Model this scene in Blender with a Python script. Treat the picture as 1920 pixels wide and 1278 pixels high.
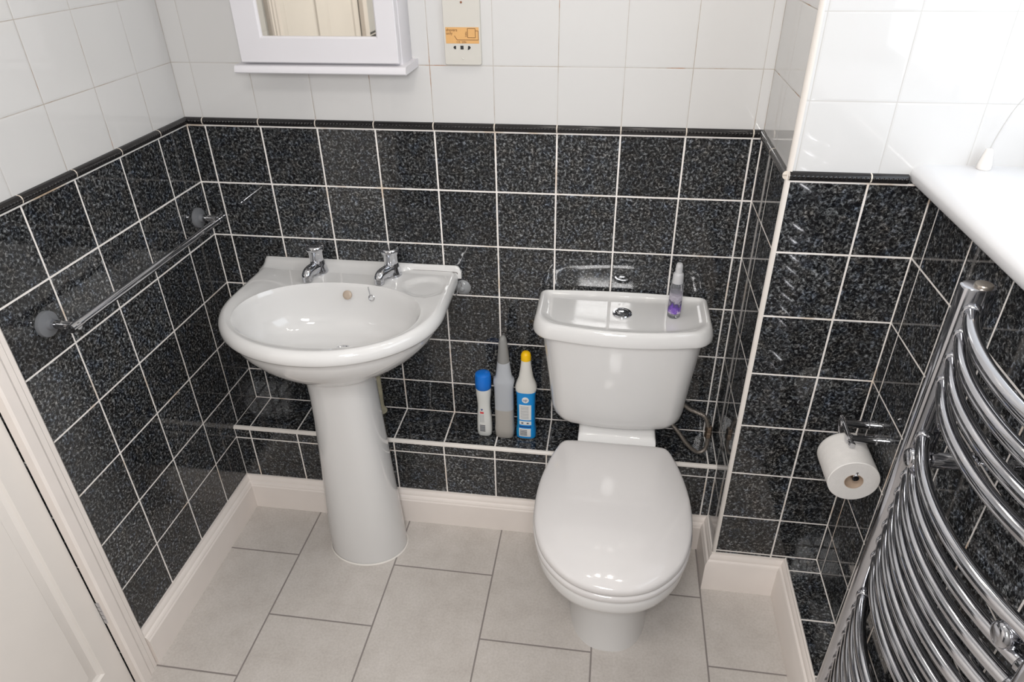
import bpy, bmesh, math
from mathutils import Vector, Matrix
import random
random.seed(4)
for o in list(bpy.data.objects): bpy.data.objects.remove(o)
SC = bpy.context.scene
COL = SC.collection
PI = math.pi

# ------------------------------------------------------------------ camera
def cam_rot(rx, ry, rz):
    c, s = math.cos, math.sin
    R0 = Matrix(((1, 0, 0), (0, 0, -1), (0, 1, 0)))
    Rx = Matrix(((1, 0, 0), (0, c(rx), -s(rx)), (0, s(rx), c(rx))))
    Rz = Matrix(((c(rz), -s(rz), 0), (s(rz), c(rz), 0), (0, 0, 1)))
    Rr = Matrix(((c(ry), -s(ry), 0), (s(ry), c(ry), 0), (0, 0, 1)))
    return Rz @ Rx @ R0 @ Rr
cd = bpy.data.cameras.new('camera'); cam = bpy.data.objects.new('camera', cd); COL.objects.link(cam)
cd.sensor_width = 36.0; cd.lens = 1304.21 / 1920 * 36.0; cd.clip_start = 0.02
M = cam_rot(-0.5528, -0.0171, 0.1518).to_4x4(); M.translation = Vector((1.1095, -1.7012, 1.6518))
cam.matrix_world = M
SC.camera = cam

# ------------------------------------------------------------------ world, lights, exposure
w = bpy.data.worlds.new('daylight'); SC.world = w; w.use_nodes = True
bg = w.node_tree.nodes['Background']; bg.inputs[0].default_value = (0.80, 0.90, 1.0, 1); bg.inputs[1].default_value = 1.0
SC.view_settings.view_transform = 'Standard'; SC.view_settings.look = 'None'
SC.view_settings.gamma = 1.0; SC.view_settings.exposure = -0.03; SC.view_settings.use_curve_mapping = False
def area(name, loc, rot, sx, sy, power, col):
    l = bpy.data.lights.new(name, 'AREA'); l.shape = 'RECTANGLE'; l.size = sx; l.size_y = sy; l.energy = power; l.color = col
    o = bpy.data.objects.new(name, l); o.location = loc; o.rotation_euler = rot; COL.objects.link(o); return o
WINDOW_P, LAMP_P = 5.5, 1.1
area('window_daylight', (1.925, -0.86, 1.66), (0, PI/2, 0), 0.76, 1.02, WINDOW_P, (0.86, 0.93, 1.0))
area('added_fill_light', (0.90, -1.75, 2.262), (0, 0, 0), 0.30, 0.30, 9.0, (1.0, 0.965, 0.93))  # fill light added behind the camera, below an added lamp body
area('camera_flash', (1.10, -1.80, 1.74), (math.radians(57), 0, 0.15), 0.30, 0.22, 16.5, (1.0, 0.985, 0.975))
LAMPS = [(0.86, -0.42, 2.20), (1.02, -0.33, 2.20), (1.20, -0.33, 2.20), (1.34, -0.44, 2.20)]
for i, p in enumerate(LAMPS):
    l = bpy.data.lights.new('spot_bulb_light', 'POINT'); l.energy = LAMP_P; l.shadow_soft_size = 0.035; l.color = (1.0, 0.95, 0.88)
    o = bpy.data.objects.new('spot_bulb_light', l); o.location = (p[0], p[1], p[2]-0.05); COL.objects.link(o)

# ------------------------------------------------------------------ material helpers
def lin(c):
    c = c/255.0
    return c/12.92 if c <= 0.04045 else ((c+0.055)/1.055)**2.4
def rgb(r, g, b): return (lin(r), lin(g), lin(b), 1)
def new_mat(name):
    m = bpy.data.materials.new(name); m.use_nodes = True
    return m, m.node_tree, m.node_tree.nodes['Principled BSDF']
def mat(name, col, rough=0.4, metal=0.0, spec=0.5, coat=0.0, trans=0.0, ior=1.45, alpha=1.0, noise=0.0, nscale=20, sss=0, bump=0.0, bscale=60):
    m, nt, b = new_mat(name)
    b.inputs['Base Color'].default_value = col; b.inputs['Roughness'].default_value = rough
    b.inputs['Metallic'].default_value = metal; b.inputs['Specular IOR Level'].default_value = spec
    b.inputs['Coat Weight'].default_value = coat; b.inputs['Coat Roughness'].default_value = 0.03
    b.inputs['Transmission Weight'].default_value = trans; b.inputs['IOR'].default_value = ior; b.inputs['Alpha'].default_value = alpha
    tc = nt.nodes.new('ShaderNodeTexCoord')
    n = nt.nodes.new('ShaderNodeTexNoise'); n.inputs['Scale'].default_value = nscale; n.inputs['Detail'].default_value = 3
    nt.links.new(tc.outputs['Object'], n.inputs['Vector'])
    if noise > 0:
        mx = nt.nodes.new('ShaderNodeMixRGB'); mx.blend_type = 'MULTIPLY'; mx.inputs[1].default_value = col
        rp = nt.nodes.new('ShaderNodeValToRGB')
        rp.color_ramp.elements[0].color = (1-noise,)*3+(1,); rp.color_ramp.elements[0].position = 0.3
        rp.color_ramp.elements[1].color = (1, 1, 1, 1); rp.color_ramp.elements[1].position = 0.7
        nt.links.new(n.outputs['Fac'], rp.inputs[0]); nt.links.new(rp.outputs[0], mx.inputs[2]); mx.inputs[0].default_value = 1
        nt.links.new(mx.outputs[0], b.inputs['Base Color'])
    if bump > 0:
        n2 = nt.nodes.new('ShaderNodeTexNoise'); n2.inputs['Scale'].default_value = bscale
        nt.links.new(tc.outputs['Object'], n2.inputs['Vector'])
        bp = nt.nodes.new('ShaderNodeBump'); bp.inputs['Strength'].default_value = bump; bp.inputs['Distance'].default_value = 0.002
        nt.links.new(n2.outputs['Fac'], bp.inputs['Height']); nt.links.new(bp.outputs[0], b.inputs['Normal'])
    return m
class G:
    """small math-node builder on one node tree"""
    def __init__(s, nt): s.nt = nt
    def m(s, op, a, b=0.0, c=None):
        n = s.nt.nodes.new('ShaderNodeMath'); n.operation = op
        for i, v in enumerate((a, b, c)):
            if v is None: continue
            if hasattr(v, 'default_value') or hasattr(v, 'is_linked'): s.nt.links.new(v, n.inputs[i])
            else: n.inputs[i].default_value = v
        return n.outputs[0]
    def mix(s, f, a, b, blend='MIX'):
        n = s.nt.nodes.new('ShaderNodeMixRGB'); n.blend_type = blend
        for i, v in enumerate((f, a, b)):
            if isinstance(v, (tuple, float, int)): n.inputs[i].default_value = v
            else: s.nt.links.new(v, n.inputs[i])
        return n.outputs[0]
    def noise(s, vec, scale, detail=2, rough=0.5, dist=0.0):
        n = s.nt.nodes.new('ShaderNodeTexNoise'); n.inputs['Scale'].default_value = scale; n.inputs['Detail'].default_value = detail
        n.inputs['Roughness'].default_value = rough; n.inputs['Distortion'].default_value = dist; s.nt.links.new(vec, n.inputs['Vector']); return n.outputs['Fac']
    def ramp(s, f, stops):
        n = s.nt.nodes.new('ShaderNodeValToRGB'); e = n.color_ramp.elements
        while len(e) < len(stops): e.new(0.5)
        for i, (p, c) in enumerate(stops): e[i].position = p; e[i].color = c
        s.nt.links.new(f, n.inputs[0]); return n.outputs[0]
    def dist_line(s, u, u0, p):
        """distance from u to the nearest line u0 + k p"""
        t = s.m('DIVIDE', s.m('SUBTRACT', u, u0), p); f = s.m('FRACT', s.m('ADD', t, 0.5))
        return s.m('MULTIPLY', s.m('ABSOLUTE', s.m('SUBTRACT', f, 0.5)), p)
    def cell(s, u, u0, p): return s.m('FLOOR', s.m('DIVIDE', s.m('SUBTRACT', u, u0), p))

T = 0.153; ROW0 = 1.1908
WHITE = (206, 205, 204)
def tile_mat(name, ua, u0, va='Z', v0=ROW0, black=True, white=True, split=1.203, wu0=None, ulines=(), vlines=(), wlines=None, clean=False):
    """glazed wall tiles: speckled black granite look below the border, plain white above; ua, va are world axes"""
    m, nt, b = new_mat(name); g = G(nt)
    geo = nt.nodes.new('ShaderNodeNewGeometry'); sp = nt.nodes.new('ShaderNodeSeparateXYZ'); nt.links.new(geo.outputs['Position'], sp.inputs[0])
    P = geo.outputs['Position']; u = sp.outputs[ua]; v = sp.outputs[va]; z = sp.outputs['Z']
    if wu0 is None: wu0 = u0
    # grout distance, black field
    d = g.dist_line(u, u0, T)
    if v0 is not None: d = g.m('MINIMUM', d, g.dist_line(v, v0, T))
    for x in ulines: d = g.m('MINIMUM', d, g.m('ABSOLUTE', g.m('SUBTRACT', u, x)))
    for x in vlines: d = g.m('MINIMUM', d, g.m('ABSOLUTE', g.m('SUBTRACT', v, x)))
    # wobble of the hand-laid grout width
    wob = g.m('MULTIPLY', g.m('SUBTRACT', g.noise(P, 30, 2), 0.5), 0.0012)
    gm_b = g.m('LESS_THAN', g.m('ADD', d, wob), 0.0021)
    sp1 = g.noise(P, 158, 4, 0.66, 0.6)
    stone = g.ramp(sp1, [(0.40, rgb(16, 16, 17)), (0.50, rgb(44, 45, 46)), (0.575, rgb(90, 92, 93)), (0.68, rgb(158, 161, 164))])
    wn = nt.nodes.new('ShaderNodeTexWhiteNoise'); wn.noise_dimensions = '3D'; cb = nt.nodes.new('ShaderNodeCombineXYZ')
    nt.links.new(g.cell(u, u0, T), cb.inputs[0]); nt.links.new(g.cell(v, v0 or 0, T), cb.inputs[1]); nt.links.new(cb.outputs[0], wn.inputs['Vector'])
    tone = g.m('ADD', g.m('MULTIPLY', wn.outputs['Value'], 0.5), 0.75)
    tcol = nt.nodes.new('ShaderNodeCombineXYZ')
    for i in range(3): nt.links.new(tone, tcol.inputs[i])
    stone = g.mix(1.0, stone, tcol.outputs[0], 'MULTIPLY')
    bl = g.noise(P, 9, 2)
    stone = g.mix(g.m('MULTIPLY', bl, 0.25), stone, rgb(30, 32, 38))
    dirt = g.ramp(g.noise(P, 7, 4, 0.6), [(0.56, rgb(236, 231, 227)), (0.68, rgb(206, 184, 160)), (0.78, rgb(150, 112, 78))])
    stone = g.mix(g.ramp(g.noise(P, 38, 3), [(0.45, (0, 0, 0, 1)), (0.75, (0.5, 0.5, 0.5, 1))]), stone, g.mix(1.0, stone, (1.25, 1.02, 0.80, 1), 'MULTIPLY'))
    stone = g.mix(g.ramp(g.noise(P, 29, 3, 0.6, 0.3), [(0.50, (0, 0, 0, 1)), (0.75, (0.7, 0.7, 0.7, 1))]), stone, g.mix(1.0, stone, (0.78, 0.98, 1.35, 1), 'MULTIPLY'))
    colb = g.mix(gm_b, stone, dirt)
    # white field
    dw = g.m('MINIMUM', g.dist_line(u, wu0, T), g.dist_line(z, 1.3445, 0.1515) if va == 'Z' else 9.0)
    for x in (ulines if wlines is None else wlines): dw = g.m('MINIMUM', dw, g.m('ABSOLUTE', g.m('SUBTRACT', u, x)))
    gm_w = g.m('LESS_THAN', dw, 0.00085)
    wd = g.ramp(g.noise(P, 5.5, 5, 0.7), [(0.42, rgb(186, 182, 178)), (0.56, rgb(166, 156, 144)), (0.62, rgb(158, 112, 74)), (0.70, rgb(84, 66, 54))])
    if clean: wd = g.ramp(g.noise(P, 6, 3), [(0.4, rgb(192, 190, 187)), (0.7, rgb(182, 178, 174))])
    colw = g.mix(gm_w, rgb(*WHITE), wd)
    if black and white: sel = g.m('GREATER_THAN', z, split); col = g.mix(sel, colb, colw); gm = g.m('ADD', g.m('MULTIPLY', gm_b, g.m('SUBTRACT', 1.0, sel)), g.m('MULTIPLY', gm_w, sel)); dd = g.m('ADD', g.m('MULTIPLY', d, g.m('SUBTRACT', 1.0, sel)), g.m('MULTIPLY', dw, sel))
    elif black: col, gm, dd = colb, gm_b, d
    else: col, gm, dd = colw, gm_w, dw
    nt.links.new(col, b.inputs['Base Color'])
    nt.links.new(g.m('ADD', g.m('MULTIPLY', gm, 0.55), 0.045), b.inputs['Roughness'])
    b.inputs['Specular IOR Level'].default_value = 0.5
    mr = nt.nodes.new('ShaderNodeMapRange'); mr.inputs['From Min'].default_value = 0.0; mr.inputs['From Max'].default_value = 0.0042
    nt.links.new(dd, mr.inputs['Value'])
    h = g.m('ADD', g.m('MULTIPLY', mr.outputs[0], 0.6), g.m('MULTIPLY', g.noise(P, 14, 1), 0.22))
    bp = nt.nodes.new('ShaderNodeBump'); bp.inputs['Strength'].default_value = 0.35; bp.inputs['Distance'].default_value = 0.0016
    nt.links.new(h, bp.inputs['Height']); nt.links.new(bp.outputs[0], b.inputs['Normal'])
    return m
def floor_mat():
    m, nt, b = new_mat('floor_tile'); g = G(nt)
    geo = nt.nodes.new('ShaderNodeNewGeometry'); sp = nt.nodes.new('ShaderNodeSeparateXYZ'); nt.links.new(geo.outputs['Position'], sp.inputs[0])
    P = geo.outputs['Position']; x = sp.outputs['X']; y = sp.outputs['Y']
    px, py = 0.2975, 0.397; x0 = 0.2385
    c = g.cell(x, x0, px); par = g.m('ABSOLUTE', g.m('SUBTRACT', c, g.m('MULTIPLY', g.m('FLOOR', g.m('DIVIDE', c, 2.0)), 2.0)))  # 0 for column from x0
    y0 = g.m('ADD', -0.354, g.m('MULTIPLY', g.m('SUBTRACT', 1.0, par), -0.2105))
    t = g.m('DIVIDE', g.m('SUBTRACT', y, y0), py); f = g.m('FRACT', g.m('ADD', t, 0.5)); dy = g.m('MULTIPLY', g.m('ABSOLUTE', g.m('SUBTRACT', f, 0.5)), py)
    d = g.m('MINIMUM', g.dist_line(x, x0, px), dy)
    gm = g.m('LESS_THAN', d, 0.0022)
    n1 = g.noise(P, 14, 6, 0.65); n2 = g.noise(P, 160, 3, 0.7)
    base = g.ramp(n1, [(0.3, rgb(186, 179, 173)), (0.5, rgb(197, 191, 185)), (0.7, rgb(206, 200, 195))])
    base = g.mix(0.35, base, g.ramp(n2, [(0.35, rgb(176, 169, 163)), (0.6, rgb(207, 201, 196))]))
    col = g.mix(gm, base, rgb(138, 131, 128))
    nt.links.new(col, b.inputs['Base Color']); b.inputs['Roughness'].default_value = 0.42
    mr = nt.nodes.new('ShaderNodeMapRange'); mr.inputs['From Max'].default_value = 0.004; nt.links.new(d, mr.inputs['Value'])
    bp = nt.nodes.new('ShaderNodeBump'); bp.inputs['Strength'].default_value = 0.5; bp.inputs['Distance'].default_value = 0.0015
    nt.links.new(g.m('ADD', mr.outputs[0], g.m('MULTIPLY', n2, 0.12)), bp.inputs['Height']); nt.links.new(bp.outputs[0], b.inputs['Normal'])
    return m
def pencil_mat(name, ua, u0):
    """black glazed rope border with white joints"""
    m, nt, b = new_mat(name); g = G(nt)
    geo = nt.nodes.new('ShaderNodeNewGeometry'); sp = nt.nodes.new('ShaderNodeSeparateXYZ'); nt.links.new(geo.outputs['Position'], sp.inputs[0])
    u = sp.outputs[ua]; P = geo.outputs['Position']
    gm = g.m('LESS_THAN', g.dist_line(u, u0, T), 0.0014)
    nt.links.new(g.mix(gm, rgb(24, 22, 23), rgb(214, 204, 192)), b.inputs['Base Color'])
    nt.links.new(g.m('ADD', g.m('MULTIPLY', gm, 0.5), 0.10), b.inputs['Roughness'])
    zz = g.m('SUBTRACT', sp.outputs['Z'], 1.2035)
    band = g.m('MAXIMUM', g.m('SUBTRACT', 1.0, g.m('MULTIPLY', g.m('ABSOLUTE', zz), 350.0)), 0.0)
    h = g.m('MULTIPLY', g.m('ABSOLUTE', g.m('SINE', g.m('MULTIPLY', u, PI/0.0085))), band)
    bp = nt.nodes.new('ShaderNodeBump'); bp.inputs['Strength'].default_value = 0.9; bp.inputs['Distance'].default_value = 0.002
    nt.links.new(h, bp.inputs['Height']); nt.links.new(bp.outputs[0], b.inputs['Normal'])
    return m

CERAMIC = mat('glazed_ceramic', rgb(216, 215, 214), 0.06, coat=0.3, spec=0.55)
SEATPL = mat('white_seat_plastic', rgb(206, 203, 202), 0.09, coat=0.2)
CHROME = mat('chrome', rgb(205, 206, 210), 0.06, metal=1.0)
CHROME2 = mat('towel_rail_chrome', rgb(196, 197, 202), 0.09, metal=1.0)
PAINT = mat('white_gloss_paint', rgb(238, 230, 224), 0.28, noise=0.05, nscale=9, bump=0.05, bscale=12)
DOORP = mat('cream_door_paint', rgb(232, 226, 220), 0.30, noise=0.04, nscale=6)
CABP = mat('white_cabinet_paint', rgb(212, 210, 214), 0.35, noise=0.02, nscale=8)
SILL = mat('white_window_board', rgb(216, 216, 218), 0.22)
TRIMW = mat('white_edge_trim', rgb(226, 220, 214), 0.30, noise=0.06, nscale=14)
DARK = mat('gap_shade_black', rgb(22, 20, 20), 0.7)  # near-black colour for the shade behind the door
CEIL = mat('ceiling_paint', rgb(232, 231, 228), 0.8)

# ------------------------------------------------------------------ mesh helpers
def finish(bm, name, m, parent=None, ang=38, smooth=True):
    bmesh.ops.recalc_face_normals(bm, faces=bm.faces[:])
    me = bpy.data.meshes.new(name); bm.to_mesh(me); bm.free()
    for mm in (m if isinstance(m, (list, tuple)) else [m]): me.materials.append(mm)
    if smooth:
        for p in me.polygons: p.use_smooth = True
        me.set_sharp_from_angle(angle=math.radians(ang))
    o = bpy.data.objects.new(name, me); COL.objects.link(o)
    if parent is not None: o.parent = parent
    return o
def root(name, label, cat, loc, group=None):
    o = bpy.data.objects.new(name, None); COL.objects.link(o); o.empty_display_size = 0.05
    o.location = loc; o['label'] = label; o['category'] = cat
    if group: o['group'] = group
    return o
def tag(o, label, cat, group=None):
    o['label'] = label; o['category'] = cat
    if group: o['group'] = group
    return o
def struct(o): o['kind'] = 'structure'; return o
def part(bm, name, m, parent, ang=38, smooth=True):
    o = finish(bm, name, m, parent, ang, smooth)
    # re-origin: put vertices relative to the parent's world place
    off = Vector(); p = parent
    while p is not None: off += p.location; p = p.parent
    o.data.transform(Matrix.Translation(-off))
    return o
def box(bm, x0, x1, y0, y1, z0, z1, bev=0.0, seg=2, mi=0):
    vs = [bm.verts.new((x, y, z)) for x in (x0, x1) for y in (y0, y1) for z in (z0, z1)]
    q = [(0, 1, 3, 2), (4, 6, 7, 5), (0, 4, 5, 1), (2, 3, 7, 6), (0, 2, 6, 4), (1, 5, 7, 3)]
    fs = [bm.faces.new([vs[i] for i in f]) for f in q]
    for f in fs: f.material_index = mi
    if bev > 0:
        es = list({e for f in fs for e in f.edges})
        bmesh.ops.bevel(bm, geom=es, offset=bev, segments=seg, affect='EDGES', profile=0.5)
    return fs
def loft(bm, rings, cap0=True, cap1=True, closed=True, mi=0):
    R = [[bm.verts.new(p) for p in r] for r in rings]; n = len(R[0])
    for a, b in zip(R, R[1:]):
        for i in range(n if closed else n-1):
            j = (i+1) % n; f = bm.faces.new((a[i], a[j], b[j], b[i])); f.material_index = mi
    if cap0: bm.faces.new(R[0][::-1]).material_index = mi
    if cap1: bm.faces.new(R[-1]).material_index = mi
    return R
def circ(c, r, n, ax='Z', ry=None):
    ry = ry or r; out = []
    for i in range(n):
        a = 2*PI*i/n; p, q = r*math.cos(a), ry*math.sin(a)
        if ax == 'Z': out.append((c[0]+p, c[1]+q, c[2]))
        elif ax == 'X': out.append((c[0], c[1]+p, c[2]+q))
        else: out.append((c[0]+p, c[1], c[2]+q))
    return out
def lathe(bm, c, prof, n=32, ax='Z', cap0=True, cap1=True, sy=1.0, mi=0):
    """prof: (radius, offset along axis)"""
    rings = []
    for r, h in prof:
        cc = (c[0], c[1], c[2]+h) if ax == 'Z' else (c[0]+h, c[1], c[2]) if ax == 'X' else (c[0], c[1]+h, c[2])
        rings.append(circ(cc, max(r, 1e-5), n, ax, max(r, 1e-5)*sy))
    return loft(bm, rings, cap0, cap1, mi=mi)
def tube(bm, pts, r, n=12, caps=True, mi=0):
    P = [Vector(p) for p in pts]; rings = []; rr = r if isinstance(r, (list, tuple)) else [r]*len(P)
    t0 = (P[1]-P[0]).normalized(); nrm = t0.orthogonal().normalized()
    for i, p in enumerate(P):
        t = (P[min(i+1, len(P)-1)]-P[max(i-1, 0)]).normalized()
        nrm = (nrm - t*nrm.dot(t)).normalized(); bn = t.cross(nrm)
        rings.append([tuple(p+nrm*rr[i]*math.cos(2*PI*k/n)+bn*rr[i]*math.sin(2*PI*k/n)) for k in range(n)])
    return loft(bm, rings, caps, caps, mi=mi)
def smoothpts(pts, k=8, closed=False):
    P = [Vector(p) for p in pts]; out = []; n = len(P); rng = range(n if closed else n-1)
    for i in rng:
        if closed: a, b, c, d = P[(i-1) % n], P[i], P[(i+1) % n], P[(i+2) % n]
        else: a, b, c, d = P[max(i-1, 0)], P[i], P[i+1], P[min(i+2, n-1)]
        for s in range(k):
            t = s/k
            out.append(0.5*((2*b)+(c-a)*t+(2*a-5*b+4*c-d)*t*t+(3*b-a-3*c+d)*t**3))
    if not closed: out.append(P[-1])
    return out
def prism(bm, poly, ax, a, b, mi=0):
    """poly in the two other axes (order kept), extruded along ax from a to b"""
    def mk(p, h):
        return (h, p[0], p[1]) if ax == 'X' else (p[0], h, p[1]) if ax == 'Y' else (p[0], p[1], h)
    return loft(bm, [[mk(p, a) for p in poly], [mk(p, b) for p in poly]], mi=mi)
def rbox2(x0, x1, y0, y1, rs, n=8, bulge=0.0):
    """rounded rectangle outline, rs = radii at (x0,y1),(x1,y1),(x1,y0),(x0,y0); y0 side bulges outwards"""
    cs = [((x0, y1), (1, -1), PI/2+PI/2, PI/2), ((x1, y1), (-1, -1), PI/2, 0), ((x1, y0), (-1, 1), 0, -PI/2), ((x0, y0), (1, 1), -PI/2, -PI)]
    out = []; cx = (x0+x1)/2; hw = (x1-x0)/2
    for k, ((cx0, cy0), (sx, sy), a0, a1) in enumerate(cs):
        r = rs[k]; c = (cx0+sx*r, cy0+sy*r)
        for i in range(n+1):
            a = a0+(a1-a0)*i/n; out.append([c[0]+r*math.cos(a), c[1]+r*math.sin(a)])
        nx = cs[(k+1) % 4]
        # straight run samples
        e = out[-1]; r2 = rs[(k+1) % 4]; c2 = (nx[0][0]+nx[1][0]*r2, nx[0][1]+nx[1][1]*r2); s = (c2[0]+r2*math.cos(nx[2]), c2[1]+r2*math.sin(nx[2]))
        for i in range(1, n): out.append([e[0]+(s[0]-e[0])*i/n, e[1]+(s[1]-e[1])*i/n])
    for p in out:
        wgt = (y1-p[1])/(y1-y0); p[1] -= bulge*max(0, 1-((p[0]-cx)/hw)**2)*wgt
    return [tuple(p) for p in out]

# ------------------------------------------------------------------ dimensions of the room
W1, W2, D = 1.451, 1.7234, 0.302      # chase side, right wall, chase depth
A0 = 0.0507; YL, ZL = -0.157, 0.3136   # tile origin on the back wall, ledge front and top
YN, HC = -2.35, 2.38; WX = 1.95       # near wall, ceiling, window plane
LX, LZ = 1.643, 0.141                 # low boxing along the right wall
SK = 0.124
m_back = tile_mat('tiles_back', 'X', A0, ulines=(0.0, W1), vlines=(ZL,))
m_left = tile_mat('tiles_left', 'Y', -0.1308, wu0=-0.141, ulines=(0.0,))
m_cside = tile_mat('tiles_chase_side', 'Y', -0.149, ulines=(0.0,))
m_cface = tile_mat('tiles_chase_face', 'X', 1.6036, wu0=1.616, ulines=(W2,), vlines=(LZ,), wlines=(), clean=True)
m_right = tile_mat('tiles_right', 'Y', -0.3493, ulines=(-D,), vlines=(LZ,))
m_lfront = tile_mat('tiles_ledge_front', 'X', A0, white=False, ulines=(0.0, W1))
m_ltop = tile_mat('tiles_ledge_top', 'X', A0, va='Y', v0=None, white=False, ulines=(0.0, W1), vlines=(0.0,))
m_rtop = tile_mat('tiles_boxing_top', 'Y', -0.3493, va='X', v0=None, white=False, ulines=(-D,), vlines=(W2,))
m_white = tile_mat('tiles_white_near', 'X', 0.1, black=False)

def slab(name, x0, x1, y0, y1, z0, z1, mats, pick=None):
    bm = bmesh.new(); box(bm, x0, x1, y0, y1, z0, z1)
    bmesh.ops.recalc_face_normals(bm, faces=bm.faces[:])
    if pick:
        for f in bm.faces: f.material_index = pick(f.normal)
    return struct(finish(bm, name, mats, smooth=False))
slab('floor', -0.15, 2.1, YN-0.1, 0.1, -0.1, 0.0, floor_mat())
slab('ceiling', -0.15, 2.1, YN-0.1, 0.1, HC, HC+0.1, CEIL)
slab('wall_back', -0.12, W1, 0.0, 0.1, 0.0, HC, m_back)
slab('wall_chase', W1, 2.05, -D, 0.1, 0.0, HC, [m_cface, m_cside], lambda n: 1 if abs(n.x) > 0.5 else 0)
slab('wall_back_ledge', 0.0, W1, YL, 0.0, 0.0, ZL, [m_lfront, m_ltop], lambda n: 1 if n.z > 0.5 else 0)
slab('wall_right_ledge', LX, W2, YN, -D, 0.0, LZ, [m_right, m_rtop], lambda n: 1 if n.z > 0.5 else 0)
slab('wall_near', -0.12, 2.05, YN-0.1, YN, 0.0, HC, m_white)
# left wall around the door opening
DY0, DY1, DH = -0.808, -1.615, 2.02
bm = bmesh.new()
box(bm, -0.12, 0.0, -0.80, 0.0, 0, HC); box(bm, -0.12, 0.0, YN, DY1-0.008, 0, HC); box(bm, -0.12, 0.0, DY1-0.008, -0.80, DH+0.01, HC)
struct(finish(bm, 'wall_left', m_left, smooth=False))
# right wall around the window
ZS0, ZS1 = 1.197, 1.232; WY0, WY1, WZ = -D, -1.42, 2.08
bm = bmesh.new()
box(bm, W2, 2.05, WY1, -D, 0, ZS0); box(bm, W2, 2.05, YN, WY1, 0, HC); box(bm, W2, 2.05, WY1, -D, WZ, HC)
struct(finish(bm, 'wall_right', m_right, smooth=False))
# window board (rounded nose)
bm = bmesh.new()
nose = []
for i in range(9):
    a = PI/2 + (PI/2)*i/8; nose.append((1.704+0.030*math.cos(a), ZS1-0.018+0.018*math.sin(a)))
poly = [(WX, ZS0), (WX, ZS1)] + nose + [(1.676, ZS0+0.004), (1.680, ZS0)]
prism(bm, [(p[0], p[1]) for p in poly], 'Y', WY0, WY1)
struct(finish(bm, 'trim_window_board', SILL, ang=50))
# window: frame, glazing bar, pane
bm = bmesh.new()
for a in ((WY1, WY1+0.055, ZS1, WZ), (WY0-0.055, WY0, ZS1, WZ), (WY1, WY0, ZS1, ZS1+0.055), (WY1, WY0, WZ-0.055, WZ), (-0.885, -0.835, ZS1, WZ)):
    box(bm, WX, WX+0.06, min(a[0], a[1]), max(a[0], a[1]), a[2], a[3], 0.004)
wf = struct(finish(bm, 'window_1', mat('white_upvc', rgb(238, 238, 238), 0.3)))
bm = bmesh.new(); box(bm, WX+0.028, WX+0.034, WY1+0.05, WY0-0.05, ZS1+0.05, WZ-0.05)
pane = finish(bm, 'window_pane', mat('frosted_glass', (0.9, 0.95, 1, 1), 0.35, trans=1.0), wf, smooth=False)

# ------------------------------------------------------------------ skirting, border and edge trims
SKP = [(0.0, 0.0), (0.020, 0.0), (0.020, 0.088), (0.0175, 0.093), (0.0175, 0.096), (0.0150, 0.101), (0.0105, 0.104), (0.0105, 0.108), (0.0085, 0.114), (0.005, 0.119), (0.0045, 0.124), (0.0, 0.124)]
def skirting(name, A, B, n, ma, mb, h=SK):
    A, B = Vector(A), Vector(B); d = (B-A).normalized(); n = Vector(n); bm = bmesh.new()
    ra = [(*(A+n*t+d*(ma*t)), z*h/0.124) for t, z in SKP]; rb = [(*(B+n*t-d*(mb*t)), z*h/0.124) for t, z in SKP]
    loft(bm, [ra, rb]); return struct(finish(bm, name, PAINT, ang=25))
skirting('baseboard_left', (0, -0.745), (0, YL), (1, 0), 0, 1)
skirting('baseboard_back', (0, YL), (W1, YL), (0, -1), 1, 1)
skirting('baseboard_chase_side', (W1, YL), (W1, -D), (-1, 0), 1, -1, 0.130)
skirting('baseboard_chase', (W1, -D), (LX, -D), (0, -1), -1, 1, 0.133)
skirting('baseboard_right', (LX, -D), (LX, YN), (-1, 0), 1, 1, 0.137)

def half_round(z0, z1, depth, n=8):
    c = (z0+z1)/2; r = (z1-z0)/2
    return [(depth*math.cos(a)**0.7 if math.cos(a) > 1e-6 else 0.0, c+r*math.sin(a)) for a in [(-PI/2+PI*i/n) for i in range(n+1)]]
HR = half_round(1.1932, 1.2115, 0.011)
def border(name, ax, a, b, sign, base, ua, u0):
    bm = bmesh.new()
    if ax == 'X': rings = [[(x, base+sign*t, z) for t, z in HR] for x in (a, b)]
    else: rings = [[(base+sign*t, y, z) for t, z in HR] for y in (a, b)]
    loft(bm, rings); return struct(finish(bm, name, pencil_mat(name+'_glaze', ua, u0), ang=60))
border('trim_1', 'X', 0.0, W1, -1, 0.0, 'X', A0)
border('trim_2', 'Y', -0.745, 0.0, 1, 0.0, 'Y', -0.1308)
border('trim_3', 'Y', -D, 0.0, -1, W1, 'Y', -0.149)
border('trim_4', 'X', W1, 1.672, -1, -D, 'X', 1.6036)
bm = bmesh.new()   # white quadrant bead down the chase corner
q = [(W1+0.0, -D+0.0)] ; R = 0.0095
pts = [(W1+0.004-0.0065+0, -D+0.010)]
arc = [(W1+0.0055+(R)*math.cos(a), -D+0.0055+(R)*math.sin(a)) for a in [PI+ (PI/2)*i/8 for i in range(9)]]
prism(bm, [(W1+0.0055, -D+0.0055)] + arc, 'Z', 0.128, HC)
struct(finish(bm, 'trim_5', TRIMW, ang=60))
bm = bmesh.new()   # white quadrant bead on the ledge edge
arc = [(YL+0.0065+0.0095*math.cos(a), ZL-0.0065+0.0095*math.sin(a)) for a in [PI/2+(PI/2)*i/8 for i in range(9)]]
prism(bm, [(YL+0.0065, ZL-0.0065)] + arc, 'X', 0.0, W1-0.0)
struct(finish(bm, 'trim_6', TRIMW, ang=60))

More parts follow.
